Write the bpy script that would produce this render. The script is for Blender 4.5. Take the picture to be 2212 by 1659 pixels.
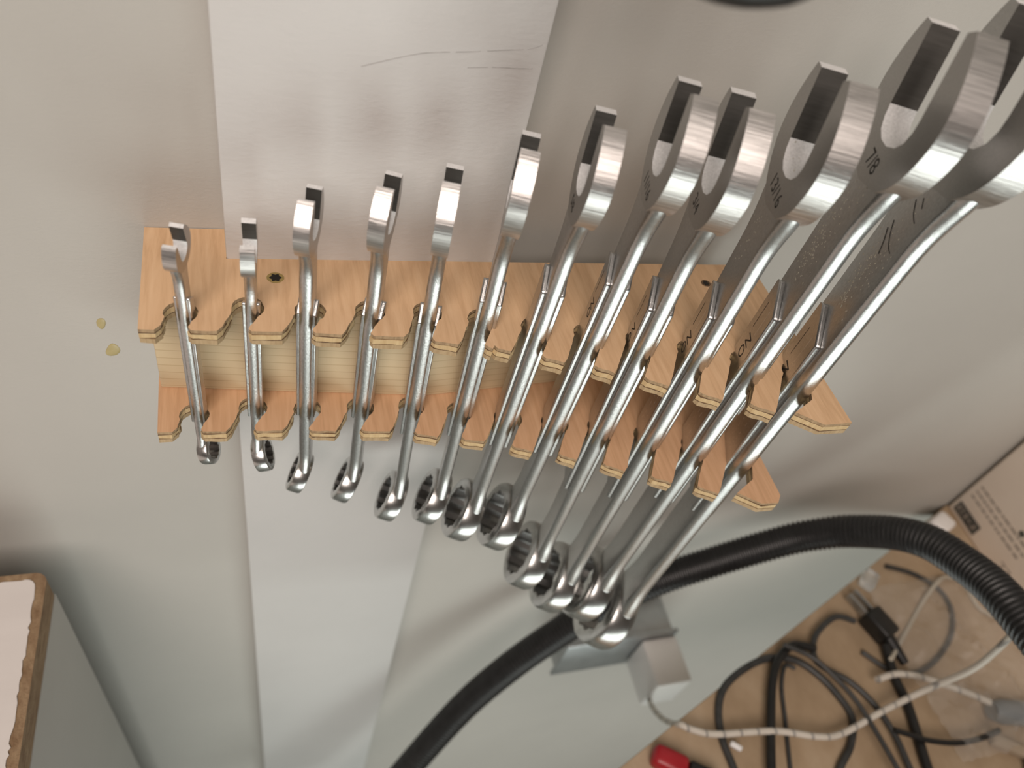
import bpy, bmesh, math, random
from mathutils import Matrix, Vector
from mathutils.geometry import tessellate_polygon
random.seed(7)
for o in list(bpy.data.objects): bpy.data.objects.remove(o)
scene = bpy.context.scene
col = scene.collection
PI = math.pi

# ------------------------------------------------------------------ camera
cam_d = bpy.data.cameras.new('camera'); cam = bpy.data.objects.new('camera', cam_d); col.objects.link(cam)
right = Vector((0.9496232, -0.2298152, 0.2130745)); down = Vector((-0.0373420, -0.7580249, -0.6511558)); fwd = Vector((0.3111613, 0.6103960, -0.7284198))
cam.matrix_world = Matrix(((right.x, -down.x, -fwd.x, 0.0087110), (right.y, -down.y, -fwd.y, -0.2158534), (right.z, -down.z, -fwd.z, 0.1719285), (0, 0, 0, 1)))
cam_d.sensor_width = 36; cam_d.lens = 1661 / 2212 * 36; cam_d.clip_start = 0.005; cam_d.clip_end = 20
cam_d.dof.use_dof = True; cam_d.dof.focus_distance = 0.255; cam_d.dof.aperture_fstop = 9.5
scene.camera = cam

# ------------------------------------------------------------------ light
world = bpy.data.worlds.new('world'); scene.world = world; world.use_nodes = True
world.node_tree.nodes['Background'].inputs[0].default_value = (0.9, 0.95, 1.0, 1)
world.node_tree.nodes['Background'].inputs[1].default_value = 0.10
def area(name, loc, target, size, power, colr, size_y=None):
    d = bpy.data.lights.new(name, 'AREA'); d.energy = power; d.color = colr; d.size = size
    if size_y: d.shape = 'RECTANGLE'; d.size_y = size_y
    o = bpy.data.objects.new(name, d); col.objects.link(o); o.location = loc
    o.rotation_euler = (Vector(target) - Vector(loc)).to_track_quat('-Z', 'Y').to_euler(); return o
area('ceiling_lamp_warm', (-0.35, -1.05, 1.05), (0.15, 0, -0.1), 0.85, 15.5, (1.0, 0.87, 0.79))
area('work_lamp_cool', (0.30, -1.02, -0.66), (0.2, 0, 0.0), 0.95, 5.2, (0.94, 1.0, 0.95), 0.50)
scene.view_settings.view_transform = 'Standard'; scene.view_settings.look = 'None'
scene.view_settings.exposure = 0.15; scene.view_settings.gamma = 1.0; scene.view_settings.use_curve_mapping = False

# ------------------------------------------------------------------ materials
def new_mat(name):
    m = bpy.data.materials.new(name); m.use_nodes = True; nt = m.node_tree
    return m, nt, nt.nodes['Principled BSDF']
def tex_chain(nt, scale, detail=4, rough=0.6, noise_scale=1.0, distortion=0.0):
    tc = nt.nodes.new('ShaderNodeTexCoord'); mp = nt.nodes.new('ShaderNodeMapping'); nz = nt.nodes.new('ShaderNodeTexNoise')
    mp.inputs['Scale'].default_value = scale; nz.inputs['Scale'].default_value = noise_scale; nz.inputs['Detail'].default_value = detail
    nz.inputs['Roughness'].default_value = rough; nz.inputs['Distortion'].default_value = distortion
    nt.links.new(tc.outputs['Object'], mp.inputs['Vector']); nt.links.new(mp.outputs['Vector'], nz.inputs['Vector'])
    return nz
def ramp(nt, src, stops):
    r = nt.nodes.new('ShaderNodeValToRGB'); e = r.color_ramp.elements
    while len(e) < len(stops): e.new(0.5)
    for k, (p, c) in enumerate(stops): e[k].position = p; e[k].color = (*c, 1)
    nt.links.new(src, r.inputs['Fac']); return r
def bump(nt, b, src, strength, dist):
    bp = nt.nodes.new('ShaderNodeBump'); bp.inputs['Strength'].default_value = strength; bp.inputs['Distance'].default_value = dist
    nt.links.new(src, bp.inputs['Height']); nt.links.new(bp.outputs['Normal'], b.inputs['Normal']); return bp
def noise_mat(name, stops, scale, rough=0.6, metal=0.0, bump_s=0.0, bump_d=0.0005, bscale=None, detail=4, spec=None, distortion=0.0, coat=0.0):
    m, nt, b = new_mat(name)
    nz = tex_chain(nt, scale, detail, 0.6, 1.0, distortion)
    r = ramp(nt, nz.outputs['Fac'], stops); nt.links.new(r.outputs['Color'], b.inputs['Base Color'])
    b.inputs['Roughness'].default_value = rough; b.inputs['Metallic'].default_value = metal
    if spec is not None: b.inputs['Specular IOR Level'].default_value = spec
    if coat: b.inputs['Coat Weight'].default_value = coat
    if bump_s:
        n2 = tex_chain(nt, bscale or scale, 5, 0.65); bump(nt, b, n2.outputs['Fac'], bump_s, bump_d)
    return m
def U(k): return (k, k, k)
M = {}
M['wall'] = noise_mat('wall_paint', [(0.3, (0.500, 0.488, 0.455)), (0.7, (0.53, 0.517, 0.482))], U(9), 0.62, bump_s=0.25, bump_d=0.0006, bscale=(500, 500, 900))
M['trim'] = noise_mat('trim_paint', [(0.3, (0.66, 0.655, 0.645)), (0.7, (0.69, 0.685, 0.675))], U(14), 0.5, bump_s=0.35, bump_d=0.0006, bscale=(260, 260, 600))
M['ceiling'] = noise_mat('ceiling_paint', [(0.3, (0.7, 0.69, 0.67)), (0.7, (0.74, 0.73, 0.71))], U(5), 0.8)
M['farwall'] = noise_mat('far_wall', [(0.3, (0.30, 0.265, 0.25)), (0.7, (0.36, 0.32, 0.30))], U(2), 0.8)
M['floor'] = noise_mat('floor_concrete', [(0.3, (0.22, 0.23, 0.21)), (0.7, (0.30, 0.31, 0.285))], U(6), 0.7, bump_s=0.2)
# veneer grain runs front to back
M['veneer'] = noise_mat('ply_veneer', [(0.22, (0.60, 0.375, 0.205)), (0.5, (0.74, 0.49, 0.285)), (0.78, (0.82, 0.57, 0.35))], (420, 40, 420), 0.55, bump_s=0.15, bump_d=0.0003, bscale=(900, 60, 900), distortion=0.4)
M['veneer_low'] = noise_mat('ply_veneer_red', [(0.22, (0.55, 0.32, 0.175)), (0.5, (0.68, 0.415, 0.24)), (0.78, (0.76, 0.49, 0.30))], (520, 30, 520), 0.55, bump_s=0.15, bump_d=0.0003, bscale=(900, 60, 900), distortion=0.4)
M['core'] = noise_mat('ply_core', [(0.3, (0.58, 0.41, 0.21)), (0.7, (0.72, 0.55, 0.31))], (700, 700, 90), 0.75, bump_s=0.5, bump_d=0.0004, bscale=(1500, 1500, 200))
M['core_low'] = noise_mat('ply_back', [(0.3, (0.40, 0.28, 0.15)), (0.7, (0.56, 0.42, 0.25))], (800, 800, 90), 0.75, bump_s=0.5, bump_d=0.0004, bscale=(1500, 1500, 200))
M['veneer_edge'] = noise_mat('ply_veneer_edge', [(0.3, (0.30, 0.20, 0.11)), (0.7, (0.50, 0.36, 0.21))], (900, 900, 120), 0.8, bump_s=0.5, bump_d=0.0004, bscale=(1500, 1500, 200))
M['glue'] = noise_mat('glue_line', [(0.3, (0.09, 0.05, 0.025)), (0.7, (0.2, 0.12, 0.06))], U(600), 0.8)
# pine block: growth rings as fine horizontal lines
m, nt, b = new_mat('pine'); tc = nt.nodes.new('ShaderNodeTexCoord'); mp = nt.nodes.new('ShaderNodeMapping'); wv = nt.nodes.new('ShaderNodeTexWave')
mp.inputs['Scale'].default_value = (6, 18, 165); wv.wave_type = 'BANDS'; wv.bands_direction = 'Z'; wv.inputs['Scale'].default_value = 0.55
wv.inputs['Distortion'].default_value = 1.6; wv.inputs['Detail'].default_value = 2; wv.inputs['Detail Scale'].default_value = 0.5; wv.wave_profile = 'SAW'
nt.links.new(tc.outputs['Object'], mp.inputs['Vector']); nt.links.new(mp.outputs['Vector'], wv.inputs['Vector'])
r = ramp(nt, wv.outputs['Fac'], [(0.0, (0.66, 0.53, 0.335)), (0.84, (0.65, 0.52, 0.33)), (0.94, (0.52, 0.39, 0.225)), (1.0, (0.65, 0.52, 0.33))])
nt.links.new(r.outputs['Color'], b.inputs['Base Color']); b.inputs['Roughness'].default_value = 0.6; M['pine'] = m
def metal(name, c, rough, bscale=None, bs=0.0, bd=0.0002, aniso=0.0, var=0.12, speck=None):
    m, nt, b = new_mat(name); nz = tex_chain(nt, bscale or U(300), 4, 0.6)
    r = ramp(nt, nz.outputs['Fac'], [(0.3, tuple(x * (1 - var) for x in c)), (0.7, tuple(min(1, x * (1 + var)) for x in c))])
    nt.links.new(r.outputs['Color'], b.inputs['Base Color']); b.inputs['Metallic'].default_value = 1.0; b.inputs['Roughness'].default_value = rough
    if bs: bump(nt, b, nz.outputs['Fac'], bs, bd)
    return m
M['steel'] = metal('satin_chrome', (0.46, 0.455, 0.445), 0.30, U(2500), 0.12, 0.0001)
M['shank'] = metal('satin_chrome_shank', (0.56, 0.56, 0.555), 0.30, (1600, 1600, 900), 0.4, 0.00015)
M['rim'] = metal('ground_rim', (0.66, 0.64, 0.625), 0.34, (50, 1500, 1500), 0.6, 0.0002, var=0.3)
M['slot'] = metal('machined_dark_reflection', (0.125, 0.12, 0.112), 0.42, (80, 900, 900), 0.2, 0.0001)  # machined jaw faces, with a dark reflection painted into the base colour
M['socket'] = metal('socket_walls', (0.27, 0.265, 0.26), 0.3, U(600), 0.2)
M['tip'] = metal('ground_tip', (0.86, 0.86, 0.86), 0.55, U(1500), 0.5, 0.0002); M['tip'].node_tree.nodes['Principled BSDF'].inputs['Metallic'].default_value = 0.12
M['ring'] = metal('polished_ring', (0.60, 0.60, 0.59), 0.26)
M['mark'] = noise_mat('stamped_mark', [(0.3, (0.02, 0.02, 0.018)), (0.7, (0.05, 0.045, 0.04))], U(300), 0.8)
M['markl'] = metal('stamped_glint', (0.75, 0.73, 0.70), 0.3)  # pale base colour paints in the glint of stamped strokes
M['dust'] = noise_mat('dust', [(0.3, (0.45, 0.42, 0.34)), (0.7, (0.62, 0.58, 0.48))], U(300), 0.9)
M['pencil'] = noise_mat('pencil', [(0.35, (0.36, 0.35, 0.34)), (0.65, (0.54, 0.53, 0.52))], U(250), 0.8)
M['gluespot'] = noise_mat('dried_glue', [(0.3, (0.42, 0.35, 0.16)), (0.7, (0.50, 0.42, 0.21))], U(200), 0.35)
M['zinc'] = metal('yellow_zinc', (0.50, 0.40, 0.17), 0.35, U(900), 0.2)
M['dark'] = noise_mat('recess_shade', [(0.3, (0.012, 0.010, 0.008)), (0.7, (0.03, 0.025, 0.02))], U(200), 0.9)
M['laminate'] = noise_mat('white_laminate', [(0.3, (0.72, 0.68, 0.66)), (0.7, (0.78, 0.74, 0.72))], (8, 40, 8), 0.35, bump_s=0.1, bump_d=0.0004, bscale=(20, 160, 20))
M['mdf'] = noise_mat('raw_particle_board', [(0.3, (0.21, 0.125, 0.065)), (0.5, (0.30, 0.20, 0.115)), (0.75, (0.42, 0.30, 0.18))], (260, 120, 400), 0.85, bump_s=0.8, bump_d=0.0008, bscale=U(700))
M['cabside'] = noise_mat('white_cabinet_side', [(0.3, (0.50, 0.50, 0.475)), (0.7, (0.54, 0.54, 0.515))], U(7), 0.45)
M['hose'] = noise_mat('black_rubber', [(0.3, (0.012, 0.012, 0.012)), (0.7, (0.022, 0.022, 0.023))], U(150), 0.42)
M['bench'] = noise_mat('bench_board', [(0.25, (0.30, 0.21, 0.125)), (0.5, (0.42, 0.31, 0.20)), (0.75, (0.52, 0.41, 0.29))], (22, 14, 14), 0.6, detail=6, bump_s=0.1)
M['black'] = noise_mat('black_plastic', [(0.3, (0.008, 0.008, 0.008)), (0.7, (0.016, 0.016, 0.015))], U(150), 0.4)
M['cordgrey'] = noise_mat('grey_black_cord', [(0.3, (0.03, 0.031, 0.03)), (0.7, (0.055, 0.056, 0.055))], U(150), 0.4)
M['white'] = noise_mat('white_plastic', [(0.3, (0.82, 0.80, 0.78)), (0.7, (0.86, 0.84, 0.82))], U(40), 0.3)
M['cream'] = noise_mat('telephone_cable', [(0.3, (0.50, 0.46, 0.38)), (0.7, (0.58, 0.54, 0.45))], U(60), 0.5)
M['carton'] = noise_mat('carton_paper', [(0.3, (0.80, 0.70, 0.60)), (0.7, (0.85, 0.76, 0.66))], U(25), 0.6)
M['ink'] = noise_mat('printing_ink', [(0.3, (0.055, 0.055, 0.05)), (0.7, (0.09, 0.088, 0.08))], U(200), 0.6)
M['inkl'] = noise_mat('printing_ink_light', [(0.3, (0.30, 0.25, 0.21)), (0.7, (0.38, 0.33, 0.28))], U(200), 0.6)
M['galv'] = metal('galvanised_plate', (0.45, 0.47, 0.48), 0.4, U(60), 0.1)
M['greyplastic'] = noise_mat('grey_plastic', [(0.3, (0.20, 0.215, 0.22)), (0.7, (0.25, 0.265, 0.27))], U(60), 0.35)
M['red'] = noise_mat('red_plastic', [(0.3, (0.33, 0.01, 0.018)), (0.7, (0.42, 0.015, 0.025))], U(60), 0.35)
M['tan'] = noise_mat('tan_stick', [(0.3, (0.34, 0.27, 0.19)), (0.7, (0.42, 0.34, 0.25))], (30, 200, 200), 0.6)
M['blue'] = noise_mat('slate_blue', [(0.3, (0.06, 0.09, 0.12)), (0.7, (0.09, 0.12, 0.15))], U(60), 0.5)
m, nt, b = new_mat('clear_plastic'); b.inputs['Base Color'].default_value = (0.9, 0.93, 0.92, 1); b.inputs['Roughness'].default_value = 0.18
b.inputs['Transmission Weight'].default_value = 0.75; b.inputs['IOR'].default_value = 1.3; M['clear'] = m
m, nt, b = new_mat('clear_film'); b.inputs['Base Color'].default_value = (0.85, 0.83, 0.78, 1); b.inputs['Roughness'].default_value = 0.2; b.inputs['Alpha'].default_value = 0.16; M['film'] = m
# braided cord: spiral dashes of grey on off white
m, nt, b = new_mat('braided_cord'); tc = nt.nodes.new('ShaderNodeTexCoord'); wv = nt.nodes.new('ShaderNodeTexWave'); mp = nt.nodes.new('ShaderNodeMapping')
mp.inputs['Scale'].default_value = (1, 1, 1); wv.wave_type = 'BANDS'; wv.bands_direction = 'X'; wv.inputs['Scale'].default_value = 30; wv.inputs['Distortion'].default_value = 0.0
nt.links.new(tc.outputs['Object'], mp.inputs['Vector']); nt.links.new(mp.outputs['Vector'], wv.inputs['Vector'])
r = ramp(nt, wv.outputs['Fac'], [(0.0, (0.66, 0.62, 0.55)), (0.93, (0.63, 0.59, 0.52)), (0.97, (0.36, 0.34, 0.32)), (1.0, (0.30, 0.29, 0.27))])
nt.links.new(r.outputs['Color'], b.inputs['Base Color']); b.inputs['Roughness'].default_value = 0.7; M['braid'] = m

# ------------------------------------------------------------------ helpers (all lengths in millimetres)
K = 0.001
def link(name, bm, mat, parent=None, smooth=None, mats=None):
    me = bpy.data.meshes.new(name)
    bmesh.ops.recalc_face_normals(bm, faces=bm.faces[:]); bm.to_mesh(me); bm.free()
    for mm in (mats or [mat]): me.materials.append(M[mm])
    o = bpy.data.objects.new(name, me); col.objects.link(o)
    if parent is not None: o.parent = parent
    if smooth is not None:
        for p in me.polygons: p.use_smooth = True
        me.set_sharp_from_angle(angle=math.radians(smooth))
    return o
def tag(o, label, cat, group=None):
    o['label'] = label; o['category'] = cat
    if group: o['group'] = group
    return o
def struct(o): o['kind'] = 'structure'; return o
def empty(name, loc=(0, 0, 0)):
    o = bpy.data.objects.new(name, None); col.objects.link(o); o.location = Vector(loc) * K; o.empty_display_size = 0.01; return o
def V(bm, x, y, z): return bm.verts.new((x * K, y * K, z * K))
def add_box(bm, x0, x1, y0, y1, z0, z1, mi=0):
    v = [V(bm, x, y, z) for x in (x0, x1) for y in (y0, y1) for z in (z0, z1)]
    for f in ((0, 1, 3, 2), (4, 6, 7, 5), (0, 4, 5, 1), (2, 3, 7, 6), (0, 2, 6, 4), (1, 5, 7, 3)):
        fc = bm.faces.new([v[i] for i in f]); fc.material_index = mi
    return v
def box_obj(name, x0, x1, y0, y1, z0, z1, mat, parent=None, bev=0.0, seg=2):
    bm = bmesh.new(); add_box(bm, x0, x1, y0, y1, z0, z1)
    if bev: bmesh.ops.bevel(bm, geom=bm.edges[:], offset=bev * K, segments=seg, affect='EDGES', profile=0.5)
    return link(name, bm, mat, parent, 35 if bev else None)
def prism(bm, pts, axis, a, b, side_mi=None, cap_mi=0):
    """pts: 2D outline; axis 'z' -> (x,y) at z=a..b ; axis 'x' -> (y,z) at x=a..b"""
    f = (lambda p, h: V(bm, p[0], p[1], h)) if axis == 'z' else (lambda p, h: V(bm, h, p[0], p[1]))
    lo = [f(p, a) for p in pts]; hi = [f(p, b) for p in pts]; n = len(pts)
    if n <= 4:
        c1 = bm.faces.new(lo); c2 = bm.faces.new(list(reversed(hi))); c1.material_index = c2.material_index = cap_mi
    else:
        for tri in tessellate_polygon([[Vector((p[0], p[1], 0)) for p in pts]]):
            for ring in (lo, hi):
                try: bm.faces.new([ring[k] for k in tri]).material_index = cap_mi
                except ValueError: pass
    for i in range(n):
        fc = bm.faces.new((lo[i], lo[(i + 1) % n], hi[(i + 1) % n], hi[i]))
        fc.material_index = side_mi[i] if side_mi else 0
    return lo, hi
def catmull(pts, n=6, closed=False):
    out = []; L = len(pts); rng = L if closed else L - 1
    for i in range(rng):
        g = lambda k: Vector(pts[k % L] if closed else pts[max(0, min(L - 1, k))])
        p0, p1, p2, p3 = g(i - 1), g(i), g(i + 1), g(i + 2)
        for j in range(n):
            t = j / n
            out.append(0.5 * ((2 * p1) + (p2 - p0) * t + (2 * p0 - 5 * p1 + 4 * p2 - p3) * t * t + (3 * p1 - p0 - 3 * p2 + p3) * t ** 3))
    if not closed: out.append(Vector(pts[-1]))
    return out
def resample(path, step):
    d = [0.0]
    for a, b in zip(path, path[1:]): d.append(d[-1] + (b - a).length)
    n = max(2, int(d[-1] / step)); out = []; k = 0
    for i in range(n + 1):
        t = d[-1] * i / n
        while k < len(d) - 2 and d[k + 1] < t: k += 1
        s = (t - d[k]) / max(1e-9, d[k + 1] - d[k]); out.append(path[k].lerp(path[k + 1], s))
    return out
def tube(bm, path, rad, seg=12):
    rf = rad if callable(rad) else (lambda i: rad)
    up = Vector((0.123, 0.2, 1)).normalized(); rings = []
    for i, p in enumerate(path):
        t = (path[min(i + 1, len(path) - 1)] - path[max(i - 1, 0)]).normalized()
        up = (up - t * up.dot(t)).normalized(); bi = t.cross(up); r = rf(i)
        rings.append([V(bm, *(p + (up * math.cos(2 * PI * k / seg) + bi * math.sin(2 * PI * k / seg)) * r)) for k in range(seg)])
    for a, b in zip(rings, rings[1:]):
        for k in range(seg): bm.faces.new((a[k], a[(k + 1) % seg], b[(k + 1) % seg], b[k]))
    bm.faces.new(rings[0]); bm.faces.new(list(reversed(rings[-1])))
def tube_obj(name, pts, rad, mat, parent=None, step=3, seg=12):
    bm = bmesh.new(); path = resample(catmull([Vector(p) for p in pts], 8), step); tube(bm, path, rad, seg)
    return link(name, bm, mat, parent, 60)
def bevel_mod(o, w, seg=2, ang=35):
    md = o.modifiers.new('bevel', 'BEVEL'); md.width = w * K; md.segments = seg; md.limit_method = 'ANGLE'; md.angle_limit = math.radians(ang); md.harden_normals = False
def text_obj(name, body, size, mat, parent, mtx, extrude=0.03, spacing=1.0):
    cu = bpy.data.curves.new('tmp_text', 'FONT'); cu.body = body; cu.size = size * K; cu.extrude = extrude * K; cu.align_x = 'CENTER'; cu.align_y = 'CENTER'; cu.space_character = spacing
    t = bpy.data.objects.new('tmp_text', cu); col.objects.link(t)
    dg = bpy.context.evaluated_depsgraph_get(); me = bpy.data.meshes.new_from_object(t.evaluated_get(dg))
    bpy.data.objects.remove(t); bpy.data.curves.remove(cu)
    me.materials.clear(); me.materials.append(M[mat]); me.transform(mtx)
    o = bpy.data.objects.new(name, me); col.objects.link(o); o.parent = parent; return o

# ------------------------------------------------------------------ the room
X0, X1, Y0, Z0, Z1 = -1200, 2000, -2300, -1000, 1500
struct(box_obj('wall_back', X0, X1, 0, 60, Z0, Z1, 'wall'))
struct(box_obj('wall_left', X0 - 60, X0, Y0, 60, Z0, Z1, 'farwall'))
struct(box_obj('wall_right', X1, X1 + 60, Y0, 60, Z0, Z1, 'wall'))
struct(box_obj('wall_front', X0 - 60, X1 + 60, Y0 - 60, Y0, Z0, Z1, 'farwall'))
struct(box_obj('floor', X0 - 60, X1 + 60, Y0 - 60, 60, Z0 - 40, Z0, 'floor'))
struct(box_obj('ceiling', X0 - 60, X1 + 60, Y0 - 60, 60, Z1, Z1 + 40, 'ceiling'))
trim = struct(box_obj('trim_1', 0, 88.9, -15, 0, Z0, Z1, 'trim', bev=0.8))
# pencil strokes on the painted board
for pts in ([(37.8, 68), (50, 72.2), (57, 73.8), (66.2, 74.9), (77, 76.5), (84, 77.6), (87.5, 79.2)], [(67, 70.4), (74, 71.2), (81, 71.6), (87.6, 72.0)]):
    path = catmull([Vector((p[0], -15.03, p[1])) for p in pts], 6); k = 0
    bm = bmesh.new()
    while k < len(path) - 3:
        L = random.choice((2, 2, 3)); seg = path[k:k + L + 1]; tube(bm, seg, 0.10, 5); k += L + random.choice((0, 1))
    link('pencil_mark', bm, 'pencil', trim, 60)
bm = bmesh.new(); bmesh.ops.create_uvsphere(bm, u_segments=16, v_segments=8, radius=1)
for v in bm.verts: v.co = Vector((v.co.x * 1.5 * (1 + 0.2 * v.co.z), v.co.y * 0.25, v.co.z * 2.7 + 0.5 * v.co.x)) * K
g1 = link('glue_drip', bm, 'gluespot', None, 60); g1.location = Vector((-43.9, -0.05, -43.5)) * K
tag(g1, 'small oval dried glue spot on the wall, paler and upper of two', 'glue spot')
bm = bmesh.new(); bmesh.ops.create_uvsphere(bm, u_segments=16, v_segments=8, radius=1)
for v in bm.verts: v.co = Vector((v.co.x * 2.4 * (1 - 0.35 * v.co.z), v.co.y * 0.35, v.co.z * 3.2 + 0.9 * v.co.x)) * K
g2 = link('glue_drip', bm, 'gluespot', None, 60); g2.location = Vector((-42.3, -0.05, -57)) * K
tag(g2, 'larger angular yellow dried glue spot on the wall beside the rack', 'glue spot')

# ------------------------------------------------------------------ wrench rack
S = 0.635
HOLES = [(-20, -62), (9.5, -59), (38.2, -61.7), (67.3, -62), (96.2, -63.3), (123.7, -68.8), (152, -75.5), (180, -81), (208, -87), (236, -95), (265, -104), (294, -113)]
MOUTH = [-22.5, 4, 32.6, 60, 89.7, 116, 143.3, 169.8, 195, 222, 248.7, 278]
FRONT = [(-40, -72.2), (-37, -72.4), (-3, -74.4), (25, -75.5), (51, -77.8), (83, -80.4), (110, -86.2), (137, -91.7), (150, -96.6), (176, -104.3), (200, -112.6), (228, -124.6), (254, -133.6), (292, -148.9), (312, -149.2)]
def fy(x):
    for (a, ya), (b, yb) in zip(FRONT, FRONT[1:]):
        if a <= x <= b: return ya + (yb - ya) * (x - a) / (b - a)
    return FRONT[-1][1]
def comb_outline(top, rnd):
    J = lambda k=0.35: rnd.uniform(-k, k)
    dy = 0 if top else -2.2
    xr = 309.5 if top else 307
    pts = []
    if top: pts += [(0, -23.6), (0, -0.4), (-38.9, -0.4)]
    else: pts += [(-38.9, -23.6)]
    pts += [(-37.5, fy(-37) + dy + J())]
    for i, ((hx, hy), mx) in enumerate(zip(HOLES, MOUTH)):
        hy += dy; hw = (6.3 if i < 6 else 7.2) if i < 11 else 8.5; r = 7.5 if i < 6 else 8.4
        xl, xrt = mx - hw, mx + hw
        if i == 11: xl = mx - 9.5; xrt = mx + 14
        d = Vector((hx - mx, hy - (fy(mx) + dy))).normalized()
        phi = math.atan2(-d.y, -d.x); al = math.asin((6.2 if i < 6 else 7.5) / r)
        A = Vector((hx, hy)) + r * Vector((math.cos(phi - al), math.sin(phi - al)))
        B = Vector((hx, hy)) + r * Vector((math.cos(phi + al), math.sin(phi + al)))
        c = Vector((xl, fy(xl) + dy)); e = Vector((xrt, fy(xrt) + dy))
        pts += [(c.x - 2.0 + J(), c.y + J()), (c.x + 0.6 + J(), c.y + 3.2 + J())]
        q = c + Vector((0.6, 3.2))
        for t in (0.3, 0.6, 0.85): pts.append((q.x + (A.x - q.x) * t + J(0.3), q.y + (A.y - q.y) * t))
        a0, a1 = phi - al, phi + al - 2 * PI
        for k in range(15):
            a = a0 + (a1 - a0) * k / 14; rr = r + J(0.22); pts.append((hx + rr * math.cos(a), hy + rr * math.sin(a)))
        if i == 11:
            pts += [(B.x - 5, B.y - 12 + J()), (e.x - 13, e.y + 9), (e.x + J(), e.y + J())]
        else:
            q2 = e + Vector((-0.6, 2.0))
            for t in (0.2, 0.5, 0.8): pts.append((B.x + (q2.x - B.x) * t + J(0.3), B.y + (q2.y - B.y) * t))
            pts += [(q2.x + J(), q2.y + J()), (e.x + 0.8 + J(), e.y + J())]
        # the front edge of the tooth between this slot and the next
        if i < 11:
            nx = MOUTH[i + 1] - (6.3 if i < 10 else 9.5) - 2
            for t in (0.33, 0.66):
                x = e.x + (nx - e.x) * t; y = fy(x) + dy + J(0.3)
                if top and i == 5 and t < 0.5: pts += [(x - 1.5, y), (x, y + 2.2), (x + 1.2, y + 0.2)]
                else: pts.append((x, y))
    if top: pts += [(309.7, fy(309) + 0.2), (308.6, -23.6)]
    else: pts += [(303, fy(303) + dy), (307, fy(307) + dy + 5), (307, -23.6)]
    return [(x * S, y * S) for x, y in pts]
rack = empty('wrench_rack', (80, -15, -52))
tag(rack, 'wooden wrench rack of two slotted plywood combs on a pine block', 'tool rack')
off = Vector((-80, 15, 52))
def child_at(o, parent):   # mesh built in world millimetres, parent an empty without rotation
    o.parent = parent; o.matrix_parent_inverse = Matrix.Translation(-Vector(parent.location)); return o
bpy.context.view_layer.update()
def comb(name, ztop, top, names):
    e = bpy.data.objects.new(name, None); col.objects.link(e); e.parent = rack; e.empty_display_size = 0.01
    base = random.randint(0, 9999)
    z = ztop
    for nm, th, mat, ins in names:
        rnd = random.Random(base + (hash_(nm + str(z))))
        pts = comb_outline(top, rnd)
        bm = bmesh.new(); prism(bm, pts, 'z', z - th, z, [1] * len(pts))
        o = link(nm, bm, None, e, mats=[mat, 'veneer_edge' if nm == 'face_veneer' else mat]); o.matrix_parent_inverse = Matrix.Translation(-Vector(rack.location))
        z -= th
    return e
def hash_(s): return sum((i + 1) * ord(c) for i, c in enumerate(s)) % 9973
comb('top_comb', 0, True, [('face_veneer', 1.25, 'veneer', 0), ('glue_layer', 0.32, 'glue', 0.1), ('core_ply', 1.95, 'core', 0), ('glue_layer', 0.32, 'glue', 0.1), ('back_veneer', 1.8, 'core_low', 0)])
ZB = -46.7
comb('bottom_comb', ZB, False, [('face_veneer', 1.15, 'veneer_low', 0), ('glue_layer', 0.32, 'glue', 0.1), ('core_ply', 2.0, 'core', 0), ('glue_layer', 0.32, 'glue', 0.1), ('back_veneer', 1.7, 'core_low', 0)])
bm = bmesh.new()
prism(bm, [(x * S, y * S) for x, y in [(-37, -23.8), (-37, -44.2), (30, -51), (106, -57.9), (160, -53.5), (219, -48.6), (303, -46), (303, -23.8)]], 'z', ZB + 0.05, -5.5)
o = child_at(link('spacer_block', bm, 'pine'), rack); bevel_mod(o, 0.5)
def torx(x, y, head_mat, rr, yellow):
    bm = bmesh.new(); n = 24
    prism(bm, [(x + rr * 1.0 * math.cos(2 * PI * k / n), y + rr * 0.92 * math.sin(2 * PI * k / n)) for k in range(n)], 'z', -0.5, 0.06)
    s = child_at(link('screw', bm, head_mat), rack)
    bm = bmesh.new(); pts = []
    for k in range(24):
        a = 2 * PI * k / 24; r = rr * (0.62 + 0.12 * math.cos(6 * a)); pts.append((x + r * math.cos(a), y + r * math.sin(a)))
    prism(bm, pts, 'z', 0.0, 0.10)
    link('socket_shade', bm, 'dark', s)  # raised dark star paints in the shade of the screw recess
torx(23 * S, -37.7 * S, 'zinc', 2.7, True)
torx(268.9 * S, -40.6 * S, 'glue', 2.0, False)  # dark disc paints in the shaded hole above a sunken screw

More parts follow.
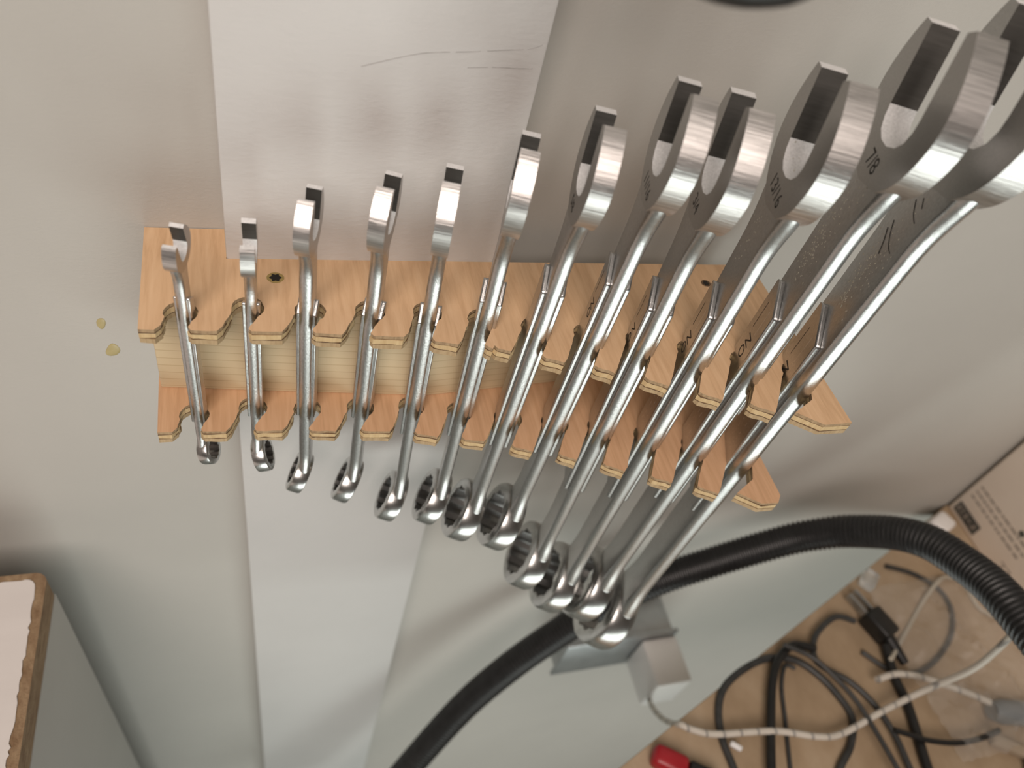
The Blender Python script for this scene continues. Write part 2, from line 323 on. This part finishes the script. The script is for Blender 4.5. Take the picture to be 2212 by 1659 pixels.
# ------------------------------------------------------------------ wrenches
# size, x, y (axis at the top comb), yaw, lean, head centre z, box bottom z, head thickness, shank widths, shank thickness, panel top z, panel bottom z
WR = [
 (6.35, -11.33, -40.01, 14.0, -0.2, 25.0, -72.5, 3.7, 5.8, 4.76, 3.0, 7.0, -50.0),
 (7.94, 7.12, -38.15, 4.0, 0.2, 23.8, -81.5, 3.9, 6.7, 5.49, 3.3, 3.0, -50.0),
 (9.53, 23.49, -39.81, 16.0, -0.6, 35.2, -95.5, 4.3, 7.8, 6.4, 4.1, 3.0, -49.0),
 (11.1, 43.65, -39.82, 20.0, 0.1, 39.0, -105.0, 4.7, 9.0, 7.38, 4.3, 2.0, -52.0),
 (12.7, 61.68, -40.63, 17.0, -0.7, 41.0, -120.0, 5.0, 10.2, 8.36, 4.4, 0.0, -62.0),
 (14.3, 79.84, -43.89, 19.0, -0.2, 53.2, -119.5, 5.3, 11.8, 9.68, 4.5, 13.0, -60.0),
 (15.9, 96.2, -49.41, 16.0, 1.0, 63.5, -125.0, 5.9, 14.4, 11.81, 4.5, 23.0, -59.0),
 (17.5, 114.63, -52.68, 18.0, 1.4, 74.0, -130.0, 6.6, 16.4, 13.45, 4.7, 30.0, -61.0),
 (19.05, 131.65, -56.31, 20.0, -0.1, 72.4, -164.0, 7.0, 17.8, 14.6, 4.9, 23.0, -83.0),
 (20.6, 150.87, -61.09, 21.0, 0.4, 82.5, -183.0, 7.6, 19.8, 16.24, 5.1, 24.5, -84.0),
 (22.2, 169.52, -66.76, 22.0, 1.4, 98.0, -184.0, 7.8, 21.4, 17.55, 5.4, 29.7, -78.0),
 (25.4, 187.04, -72.18, 22.0, 1.7, 104.5, -207.5, 8.4, 24.0, 19.68, 5.8, 23.4, -81.0),
]
WLABEL = [
 'smallest chrome wrench with open jaw facing forward, at the rack end by the glue spots',
 'second smallest chrome wrench, tiny open jaw facing forward, beside the torx screw',
 'small chrome wrench third in size with shiny rounded jaw, beside the torx screw',
 'small chrome wrench fourth in size, its slim box end bent sideways',
 'chrome wrench fifth in size with brushed jaw edge, over the white board',
 'mid-sized chrome wrench sixth in size, standing at the edge of the white board',
 'mid-sized chrome wrench seventh in size with coppery sheen on its jaw',
 'chrome wrench eighth in size, its jaw raised above the next larger one',
 'chrome wrench ninth in size, its jaw sitting lower than its neighbours',
 'large chrome wrench stamped 13/16 on the jaw face',
 'large dusty chrome wrench stamped 7/8 on the jaw face',
 'largest chrome wrench with black pen strokes on its dusty shank',
]
def smooth(t): t = max(0, min(1, t)); return t * t * (3 - 2 * t)
def open_outline(s, zc, lean_dir):
    """(y,z) outline + side material index; 0 rim, 1 slot, 2 tip"""
    dl = math.radians(15)
    outer = [(0.66, 0.84), (0.80, 0.66), (0.94, 0.40), (1.03, 0.10), (1.03, -0.20), (0.93, -0.46), (0.75, -0.72), (0.54, -0.90), (0.30, -1.02)]
    oc = [(p.x, p.y) for p in catmull([Vector((a, b, 0)) for a, b in outer], 4)]
    slot = [(0.47, 0.80), (0.47, -0.12), (0.45, -0.27), (0.37, -0.41), (0.22, -0.50), (0.0, -0.535)]
    pts = []; mi = []
    R_ = oc; L_ = [(-a, b) for a, b in reversed(oc)]
    for p in R_: pts.append(p); mi.append(0)
    for p in L_: pts.append(p); mi.append(0)
    mi[-1] = 2
    sl = [(-a, b) for a, b in slot] + [(a, b) for a, b in reversed(slot[:-1])]
    for k, p in enumerate(sl): pts.append(p); mi.append(1 if k < len(sl) - 1 else 2)
    # brighter bottom of the slot
    n0 = len(R_) + len(L_)
    for k in range(len(sl) - 1):
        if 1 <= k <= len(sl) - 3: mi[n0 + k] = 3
    out = []
    for a, b in pts:
        y = a * math.cos(dl) + b * math.sin(dl); z = -a * math.sin(dl) + b * math.cos(dl)
        out.append((y * s, zc + z * s))
    return out, mi
for wi, (s, cx, cy, yaw, lean, zc, zb, T, w1, w2, ts, p1, p0) in enumerate(WR):
    flip = wi < 2
    root = bpy.data.objects.new('combination_wrench', None); col.objects.link(root); root.empty_display_size = 0.01
    lr = math.radians(lean)
    rot = Matrix.Rotation(lr, 4, 'Y') @ Matrix.Rotation(math.radians(-yaw + (180 if flip else 0)), 4, 'Z')
    root.matrix_world = Matrix.Translation(Vector((cx + math.tan(lr) * zb, cy, zb)) * K) @ rot
    tag(root, WLABEL[wi], 'wrench', 'combination wrenches hanging in the rack')
    q = -zb   # local z of the comb top
    # open end
    pts, mi = open_outline(s, zc + q, 1)
    bm = bmesh.new(); prism(bm, pts, 'x', -T / 2, T / 2, mi, 4)
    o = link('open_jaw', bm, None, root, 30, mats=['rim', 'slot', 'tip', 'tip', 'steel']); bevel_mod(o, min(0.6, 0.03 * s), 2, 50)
    # shank, lofted stadium sections
    Ro = 0.82 * s + 0.4; tb = 0.50 * s + 0.9
    bend = math.radians(19)
    zr = Ro * math.cos(bend) * 1.0      # ring centre (local)
    z_lo = zr + 0.63 * s; z_hi = zc + q - 0.55 * s
    bm = bmesh.new(); rings = []; N = 46
    for k in range(N + 1):
        t = k / N; z = z_lo + (z_hi - z_lo) * t
        f1 = smooth((z - (z_hi - 1.5 * s)) / (1.5 * s)); f0 = smooth(((z_lo + 1.3 * s) - z) / (1.3 * s))
        hw = (w2 + (w1 - w2) * t) / 2; hw = hw + (0.74 * s - hw) * f1 ** 1.8; hw = hw + (0.50 * s - hw) * f0 ** 2
        ht = ts / 2; ht += (T * 0.40 - ht) * f1; ht += (tb * 0.34 - ht) * f0 ** 1.5
        re = min(ht, hw * 0.6) * (0.55 + 0.45 * max(f0, f1)); sec = []
        for j in range(9):
            a = -PI / 2 + PI * j / 8; sec.append((ht * math.sin(a), hw - re + re * math.cos(a)))
        for j in range(9):
            a = PI / 2 + PI * j / 8; sec.append((ht * math.sin(a), -(hw - re) + re * math.cos(a)))
        rings.append([V(bm, x, y, z) for x, y in sec])
    for a, b in zip(rings, rings[1:]):
        n = len(a)
        for j in range(n): bm.faces.new((a[j], a[(j + 1) % n], b[(j + 1) % n], b[j]))
    bm.faces.new(rings[0]); bm.faces.new(list(reversed(rings[-1])))
    link('shank', bm, 'shank', root, 40)
    def ht_at(z): f = smooth((z - (z_hi - 1.5 * s)) / (1.5 * s)); return ts / 2 + (T * 0.40 - ts / 2) * f
    # raised panels
    dp = min(0.085 * s + 0.3, 2.0)
    za, zb2 = p0 + q, p1 + q; wm = (w1 + w2) / 4; ph = wm * 0.68; pc = wm * (-0.03 if flip else 0.03)
    for sd in (-1, 1):
        bm = bmesh.new()
        pts = [(pc - ph, za), (pc + ph, za), (pc + ph, zb2 + 0.10 * s), (pc + ph * 0.7, zb2 + 0.14 * s), (pc - ph, zb2 - 0.18 * s)]
        prism(bm, pts, 'x', sd * (ts / 2 - 0.3), sd * (ts / 2 + dp))
        o = link('raised_panel', bm, 'shank', root, 40); bevel_mod(o, dp * 0.36, 3, 40)
    # box ring
    bm = bmesh.new(); n = 48; tbh = tb / 2
    prof = [(-tbh, Ro - 0.10 * s), (-tbh * 0.88, Ro - 0.03 * s), (-tbh * 0.6, Ro), (tbh * 0.6, Ro), (tbh * 0.88, Ro - 0.03 * s), (tbh, Ro - 0.10 * s)]
    Rr = []
    ctr = Vector((0, 0, zr)); piv = Vector((0, 0, zr + 0.85 * Ro))
    rotm = Matrix.Rotation(bend, 3, 'Y')     # lower edge swings to -x
    def P(x, r, a):
        v = Vector((x, r * math.cos(a), zr + r * math.sin(a))) - piv
        v = rotm @ v + piv; return V(bm, v.x, v.y, v.z)
    for x, r_ in prof: Rr.append([P(x, r_, 2 * PI * k / n) for k in range(n)])
    inner = []
    for x in (tbh, tbh * 0.9, -tbh * 0.9, -tbh):
        g = 0.035 * s if abs(x) > tbh * 0.95 else 0
        inner.append([P(x, (0.575 * s if k % 4 == 0 else (0.518 * s if k % 4 == 2 else 0.545 * s)) + g, 2 * PI * k / n) for k in range(n)])
    allr = Rr + inner
    for idx in range(len(allr)):
        a = allr[idx]; b = allr[(idx + 1) % len(allr)]
        for k in range(n):
            f = bm.faces.new((a[k], a[(k + 1) % n], b[(k + 1) % n], b[k]))
            if idx in (6, 7, 8): f.material_index = 1
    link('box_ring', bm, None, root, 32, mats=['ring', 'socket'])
    root['_geom'] = 0; del root['_geom']
    # writing, on the face turned to -x
    face = Matrix(((0, 0, -1, 0), (-1, 0, 0, 0), (0, 1, 0, 0), (0, 0, 0, 1)))      # text right = -y, up = +z, out = -x
    def on_face(y, z, x, spin=0): return Matrix.Translation(Vector((x, y, z)) * K) @ face @ Matrix.Rotation(spin, 4, 'Z')
    size_txt = {6: '5/8', 7: '11/16', 8: '3/4', 9: '13/16', 10: '7/8'}.get(wi)
    if size_txt:
        text_obj('size_stamp', size_txt, 0.30 * s, 'mark', root, on_face(-0.06 * s, zc + q - 0.78 * s, -T / 2 - 0.02), 0.02)
    if wi >= 7:
        xf = -(ts / 2 + dp) - 0.02
        text_obj('name_stamp', 'ON', ph * 0.95, 'mark', root, on_face(pc - ph * 0.05, zb2 - 1.02 * s, xf, PI / 2), 0.02)
        for yy in (0.42, -0.30):
            bm = bmesh.new(); add_box(bm, xf - 0.02, xf + 0.05, pc + yy * ph - 0.12, pc + yy * ph + 0.12, zb2 - 0.72 * s, zb2 - 0.22 * s)
            link('stamped_line', bm, 'mark' if yy > 0 else 'markl', root)
    if wi >= 9:
        rnd = random.Random(wi); bm = bmesh.new()
        for row in (0.35, -0.25):
            z = -40 + q
            while z < -14 + q:
                L = rnd.uniform(0.8, 2.4); y = pc + row * ph + rnd.uniform(-0.5, 0.5)
                add_box(bm, xf - 0.02, xf + 0.05, y - 0.14, y + 0.14, z, z + L); z += L + rnd.uniform(1.5, 3.5)
        o = link('stamp_glint_dashes', bm, 'markl', root)  # pale strokes painted as glints of the stamped letters
    if wi == 11:
        for pts in ([(4.5, 62.5), (1.5, 59.5), (-2.0, 57.5), (-5.0, 57)], [(1.0, 72), (-2.5, 69.5), (-6.0, 68.5)], [(5.0, 59.5), (2.2, 56.5), (0, 53)], [(-2, 74.5), (-4.5, 72.5)]):
            bm = bmesh.new(); tube(bm, catmull([Vector((-ht_at(z + q) - 0.02, y, z + q)) for y, z in pts], 5), lambda i: 0.15, 6)
            link('pen_stroke', bm, 'mark', root, 60)
    if wi >= 9:
        rnd = random.Random(50 + wi); bm = bmesh.new()
        for k in range(150 if wi > 9 else 40):
            if rnd.random() < 0.55: zz = rnd.gauss(44 if wi == 11 else 50, 9); yy = rnd.gauss(1.5, 2.2)
            else: zz = rnd.uniform(20, 80); yy = rnd.uniform(-w1 * 0.3, w1 * 0.36)
            if abs(yy) > w1 * 0.36 or zz < p1 + 8: continue
            r_ = rnd.uniform(0.07, 0.24); hx = ht_at(zz + q)
            add_box(bm, -hx - 0.07, -hx + 0.1, yy - r_, yy + r_ * rnd.uniform(0.4, 1), zz + q - r_, zz + q + r_)
        o = link('dust_specks', bm, 'dust', root); o['kind'] = 'stuff'

# ------------------------------------------------------------------ white cabinet at the left
cab = empty('cabinet', (-200, -120, Z0))
tag(cab, 'white laminated cabinet with raw particle board edge standing near the wall', 'cabinet')
bpy.context.view_layer.update()
def rounded_corner(x0, x1, y0, y1, r):
    pts = [(x0, y0), (x1, y0)]
    for k in range(7):
        a = PI / 2 * k / 6; pts.append((x1 - r + r * math.cos(a), y1 - r + r * math.sin(a)))
    return pts + [(x0, y1)]
ZT = -170
bm = bmesh.new(); prism(bm, rounded_corner(-420, -82.5, -420, -26, 5), 'z', ZT - 15, ZT)
child_at(link('top_board', bm, 'mdf', None), cab)
rnd = random.Random(3); pts = [(-420, -420), (-86, -420)]
y = -418
while y < -38: pts.append((-86.3 + rnd.uniform(-0.5, 0.5), y)); y += rnd.uniform(1.2, 3)
for k in range(5):
    a = PI / 2 * k / 4; pts.append((-90.5 + 4 * math.cos(a), -33 + 4 * math.sin(a)))
x = -92
while x > -420: pts.append((x, -29.2 + rnd.uniform(-0.5, 0.5))); x -= rnd.uniform(1.5, 4)
bm = bmesh.new(); prism(bm, pts, 'z', ZT, ZT + 0.5)
child_at(link('laminate_sheet', bm, 'laminate'), cab)
child_at(box_obj('side_panel', -100, -82.0, -420, -29, Z0, ZT - 15, 'cabside', bev=0.5), cab)
child_at(box_obj('front_panel', -420, -100, -418, -402, Z0, ZT - 15, 'cabside'), cab)
child_at(box_obj('back_panel', -420, -100, -45, -40, Z0, ZT - 15, 'cabside'), cab)

# ------------------------------------------------------------------ corrugated hose
HP = [(30, -104, -600), (64, -87, -520), (100, -69, -434), (134, -52, -372), (162, -43, -332), (189, -37, -302), (214, -34, -274), (244, -33, -247), (279, -34, -226), (316, -37, -203), (334, -43, -187), (343, -50, -175), (352, -63, -157), (356, -77, -144), (357, -95, -134), (355, -112, -125), (351, -130, -118), (348, -155, -113), (350, -190, -118), (360, -240, -150)]
bm = bmesh.new(); path = resample(catmull([Vector(p) for p in HP], 10), 0.72)
tube(bm, path, lambda i: (9.9, 9.9, 8.9, 8.9)[i % 4], 18)
tag(link('corrugated_hose', bm, 'hose', None, 40), 'black corrugated hose arching in front of the wall behind the wrenches', 'hose')
tag(tube_obj('black_cable', [(36, -60, 264), (54, -85, 175), (64, -97, 144.5), (70, -101.5, 136.3), (77, -104, 134.3), (84, -105.8, 134.7), (91, -106.2, 137.5), (99, -104, 147), (110, -98, 180), (124, -80, 264)], 4.2, 'black', None, 2, 12), 'black cable loop dangling above the wrench jaws', 'cable')

# ------------------------------------------------------------------ bench with cords
BZ = -250
bench = empty('plywood_shelf', (700, -1.5, BZ - 18)); tag(bench, 'plywood shelf board covered with coiled cords beside the wall', 'shelf')
bpy.context.view_layer.update()
bm = bmesh.new(); prism(bm, [(508, -1.5), (60, -184), (60, -196), (1300, -196), (1300, -1.5)], 'z', BZ - 18, BZ)
o = child_at(link('shelf_board', bm, 'bench'), bench); bevel_mod(o, 0.8)
for x in (640, 1150):
    bm = bmesh.new(); prism(bm, [(-1.5, BZ - 18), (-180, BZ - 18), (-180, BZ - 28), (-12, BZ - 160), (-1.5, BZ - 160)], 'x', x - 2, x + 2)
    child_at(link('bracket', bm, 'galv'), bench)
def cord(name, pts, r, mat, label, lift=0.0, cat='cable', group=None):
    o = tube_obj(name, [(p[0], p[1], BZ + r + lift + (p[2] if len(p) > 2 else 0)) for p in pts], r, mat, None, 2.5, 10)
    return tag(o, label, cat, group)
cord('mains_cable', [(369.6, -79.1), (357.4, -74.4), (340.2, -81.2), (330.7, -89.9), (328, -99.3), (334.5, -106.8), (344, -114.6), (352.7, -129.4), (356, -147.9), (354.8, -164.5), (353.5, -180)], 1.9, 'cordgrey', 'dark cord leaving the black plug in a small loop', 3.6)
cord('signal_cable', [(420.8, -43.6), (439.3, -51.8), (452.6, -65.2), (452.8, -80.5), (440.5, -96.9), (420.6, -109.1), (402.2, -115.2), (388.5, -115.2), (378.2, -110.4), (366.3, -97.5)], 1.6, 'cordgrey', 'thin dark cord in a wide ring around the black plug', 0)
cord('mains_cable', [(382, -97, 3), (378.6, -115.8), (377.4, -131.5), (373.2, -148.9), (368.2, -166.9), (364.4, -190)], 3.0, 'black', 'thick black cord running straight from the black plug', 0.5)
cord('computer_cable', [(247.3, -160), (248.2, -145.2), (248.1, -131), (252.3, -115.7), (261.9, -103.5), (280, -95.1), (298.8, -91.6), (315.6, -95.3), (326.4, -105.5), (333.6, -119.2), (336.1, -133.7), (326.4, -147.5), (313.5, -157), (300, -170)], 2.2, 'cordgrey', 'grey cord in a large round loop near the bench edge', 0)
cord('mains_cable', [(262, -165), (268.5, -148.9), (280.5, -125.3), (290.9, -107.1), (302.4, -94.3), (316, -88), (330, -92)], 2.6, 'black', 'black cord inside the large grey loop, bent over at its end', 4.4)
cord('signal_cable', [(277, -168), (282.9, -151.5), (292.4, -127.3), (299.8, -108.6), (308.2, -97.4), (314, -100)], 1.3, 'cordgrey', 'thin cord lying inside the large grey loop next to the black cord', 0)
cord('signal_cable', [(306.8, -88), (320.9, -97.2), (328.1, -106.8), (336.5, -124.7), (339.6, -142.2), (341.6, -162.1), (342.6, -182)], 1.5, 'cordgrey', 'thin dark cord crossing over the large grey loop', 9.8)
cord('signal_cable', [(354.9, -145.8), (364.5, -150.4), (374.2, -155), (391.7, -159.5), (409.8, -160.2), (426.5, -158.2)], 1.7, 'black', 'short black cord curving toward the tan stick', 6.6)
cord('telephone_cable', [(490, -100, 6), (477, -83.8), (476.5, -64.4), (467.2, -58), (452.4, -61.3, 3.4), (431.4, -73.8), (404.5, -91.7), (377.7, -107, 8)], 1.4, 'cream', 'thin cream cord looping in front of the carton', 0)
tag(tube_obj('braided_cable', [(311, -34, -432.5), (311, -35, -447), (303, -46, -441), (287, -59.3, -402), (267, -79.4, -358), (248.8, -97.9, -313), (232, -113, -268), (223, -120, -242), (229, -124.6, -240.5), (242.6, -128.8, -241.5), (277.5, -133.3, BZ + 9), (302.6, -141, BZ + 10), (320.2, -141.7, BZ + 8), (348.6, -135.8, BZ + 11), (372, -131.5, BZ + 12), (383, -130.5, -225), (388.8, -131.6, -199.2), (385.4, -130.3, -172), (376.3, -126.6, -131.7), (362, -124, -95)], 1.9, 'braid', None, 1.5, 10),
    'white braided charging cable hanging from the charger and crossing the cords', 'cable')
cord('braided_cable', [(360.5, -117.2), (374.7, -115.8), (386.5, -118.2), (397, -122.5), (406.9, -127.9), (421.6, -136.1), (435.5, -145.3), (454.3, -158.9), (480, -176)], 2.0, 'braid', 'white braided cable end lying over the thick black cord', 6.8)
clip = box_obj('cable_clip', -3.5, 3.5, -1.6, 1.6, 0, 3.2, 'tip', None, 1.0, 3); clip.location = Vector((252.5, -136, BZ + 4.6)) * K; clip.rotation_euler = (0.2, 0, -0.7)
tag(clip, 'small shiny metal clip on the cord near the bench edge', 'clip')
# plug
plug = empty('power_plug', (384, -84, BZ)); plug.rotation_euler = (0, 0, math.radians(20)); tag(plug, 'black power plug with bare prongs lying on the bench', 'plug')
box_obj('plug_body', -7, 7, -10, 9, 0.2, 14, 'black', plug, 2.2, 3)
bm = bmesh.new(); tube(bm, [Vector((-1, -9 - 2.5 * k, 7 - 0.6 * k)) for k in range(8)], lambda i: 4.4 - 0.25 * i, 12); link('strain_relief', bm, 'black', plug, 50)
for x in (-4, 2.4): box_obj('prong', x, x + 1.6, 9, 24, 4.5, 10.5, 'galv', plug, 0.3)
cap = box_obj('prong_cover', -7, 7, -5, 5, 0, 9, 'clear', None, 2.2, 3); cap.location = Vector((398, -53, BZ + 0.3)) * K; cap.rotation_euler = (0, 0, 0.7)  # clear cover for the plug prongs, modelled apart from the plug
tag(cap, 'small clear plastic prong cover beside the plug prongs', 'clip')
red = empty('red_clamp', (214, -139, BZ)); red.rotation_euler = (0, 0, -0.6); tag(red, 'red and black plastic clamp at the bench edge', 'clamp')
box_obj('red_handle', -14, 6, -6, 6, 0.2, 11, 'red', red, 3.5, 3); box_obj('black_jaw', 6, 24, -5, 5, 1, 10, 'black', red, 2, 3)
# carton
car = empty('carton', (600, -100, BZ)); tag(car, 'pale kraft carton with dark printed logo standing against the wall', 'box')
bpy.context.view_layer.update()
child_at(box_obj('carton_body', 508, 700, -190, -2.5, BZ, BZ + 190, 'carton', None, 2.5, 3), car)
cf = Matrix(((0, 0, -1, 0), (-1, 0, 0, 0), (0, 1, 0, 0), (0, 0, 0, 1)))
def car_text(body, y, z, size, mat, name='printed_text', sp=1.0):
    o = text_obj(name, body, size, mat, car, Matrix.Translation(Vector((507.95, y, z)) * K) @ cf, 0.02, sp)
    o.matrix_parent_inverse = Matrix.Translation(-Vector(car.location))
lg = child_at(box_obj('printed_logo', 507.7, 508.2, -30.5, -6.5, BZ + 4.5, BZ + 14.5, 'ink'), car)
bm = bmesh.new()
for y0, y1, z0, z1 in ((-10, -8.5, 7, 12), (-14, -12, 7, 8.2), (-14, -12, 10.5, 12), (-18, -16.5, 7, 12), (-22.5, -20, 9, 10.2), (-27.5, -26, 7, 12), (-27, -24, 7, 8.2)):
    add_box(bm, 507.6, 507.75, y0, y1, BZ + z0, BZ + z1)
child_at(link('logo_relief', bm, 'inkl'), car)
rnd = random.Random(11)
for z in (24, 29.5, 35):
    bm = bmesh.new(); y = -8
    while y > -62:
        L = rnd.uniform(2, 6); add_box(bm, 507.8, 508.1, y - L, y, BZ + z, BZ + z + 2.0); y -= L + rnd.uniform(0.8, 1.8)
    child_at(link('printed_line', bm, 'inkl'), car)
car_text('77  8S', -70, BZ + 9.5, 11, 'inkl')
bm = bmesh.new(); n = 16; prism(bm, [(-50 + 2.4 * math.cos(2 * PI * k / n), BZ + 40 + 2.4 * math.sin(2 * PI * k / n)) for k in range(n)], 'x', 507.8, 508.1)
child_at(link('printed_dot', bm, 'ink'), car)
wp = box_obj('white_cap', -9, 9, -7, 7, 0, 12, 'white', None, 3, 3); wp.location = Vector((484, -20, BZ)) * K; wp.rotation_euler = (0, 0, 0.4)
tag(wp, 'small white plastic cap between the hose and the carton', 'cap')
# crumpled clear bag
bm = bmesh.new(); G = 34; rnd = random.Random(21); vs = []
for a in range(G):
    row = []
    for c in range(G):
        x = 392 + 112 * a / (G - 1) + rnd.uniform(-1, 1); y = -58 - 112 * c / (G - 1) + rnd.uniform(-1, 1)
        h = 13 + 3.0 * math.sin(x * 0.21 + y * 0.08) + 2.5 * math.sin(y * 0.27 - x * 0.1) + 1.4 * math.sin(x * 0.6 + y * 0.5) + rnd.uniform(-0.5, 0.5)
        edge = min(a, c, G - 1 - a, G - 1 - c)
        row.append(V(bm, x, y, BZ + (h if edge > 2 else h * (0.35 + 0.2 * edge))))
    vs.append(row)
for a in range(G - 1):
    for c in range(G - 1): bm.faces.new((vs[a][c], vs[a + 1][c], vs[a + 1][c + 1], vs[a][c + 1]))
tag(link('plastic_bag', bm, 'film', None, 25), 'crumpled clear plastic bag lying over the cords by the carton', 'bag')
# tool ends at the lower right
bm = bmesh.new(); tube(bm, [Vector((430 + 6 * k, -147 - 1.5 * k, BZ + 8)) for k in range(14)], lambda i: 7.6 if i > 0 else 5.5, 16)
tag(link('grey_tube', bm, 'greyplastic', None, 50), 'grey rounded plastic handle lying on the bench', 'handle')
st = box_obj('tan_stick', -4, 90, -3.5, 3.5, 0, 6, 'tan', None, 1.6, 3); st.location = Vector((426, -163, BZ + 0.2)) * K; st.rotation_euler = (0, 0, math.radians(-33)); tag(st, 'flat tan wooden stick beside the grey handle', 'stick')
bb = box_obj('blue_case', 0, 70, -70, 0, 0, 14, 'blue', None, 4, 3); bb.location = Vector((436, -176, BZ)) * K; bb.rotation_euler = (0, 0, math.radians(-25)); tag(bb, 'slate blue case beside the tan stick', 'case')

# ------------------------------------------------------------------ wall outlet box with charger
ob = empty('outlet_box', (262, 0, -375)); tag(ob, 'galvanised steel outlet box fixed low on the wall', 'outlet box')
bpy.context.view_layer.update()
child_at(box_obj('box_body', 217, 302, -27, 0, -400, -353, 'galv', None, 1.0), ob)
child_at(box_obj('cover_plate', 214, 305, -30, -27, -404, -350, 'galv', None, 0.8), ob)
ch = empty('usb_charger', (290, -30, -415)); tag(ch, 'white cube charger plugged into the steel outlet box', 'charger')
bpy.context.view_layer.update()
child_at(box_obj('charger_body', 276, 305, -66, -30.2, -398, -357, 'white', None, 2.5, 3), ch)
child_at(box_obj('cable_plug', 306, 316, -38, -30, -432, -398, 'white', None, 1.5, 3), ch)
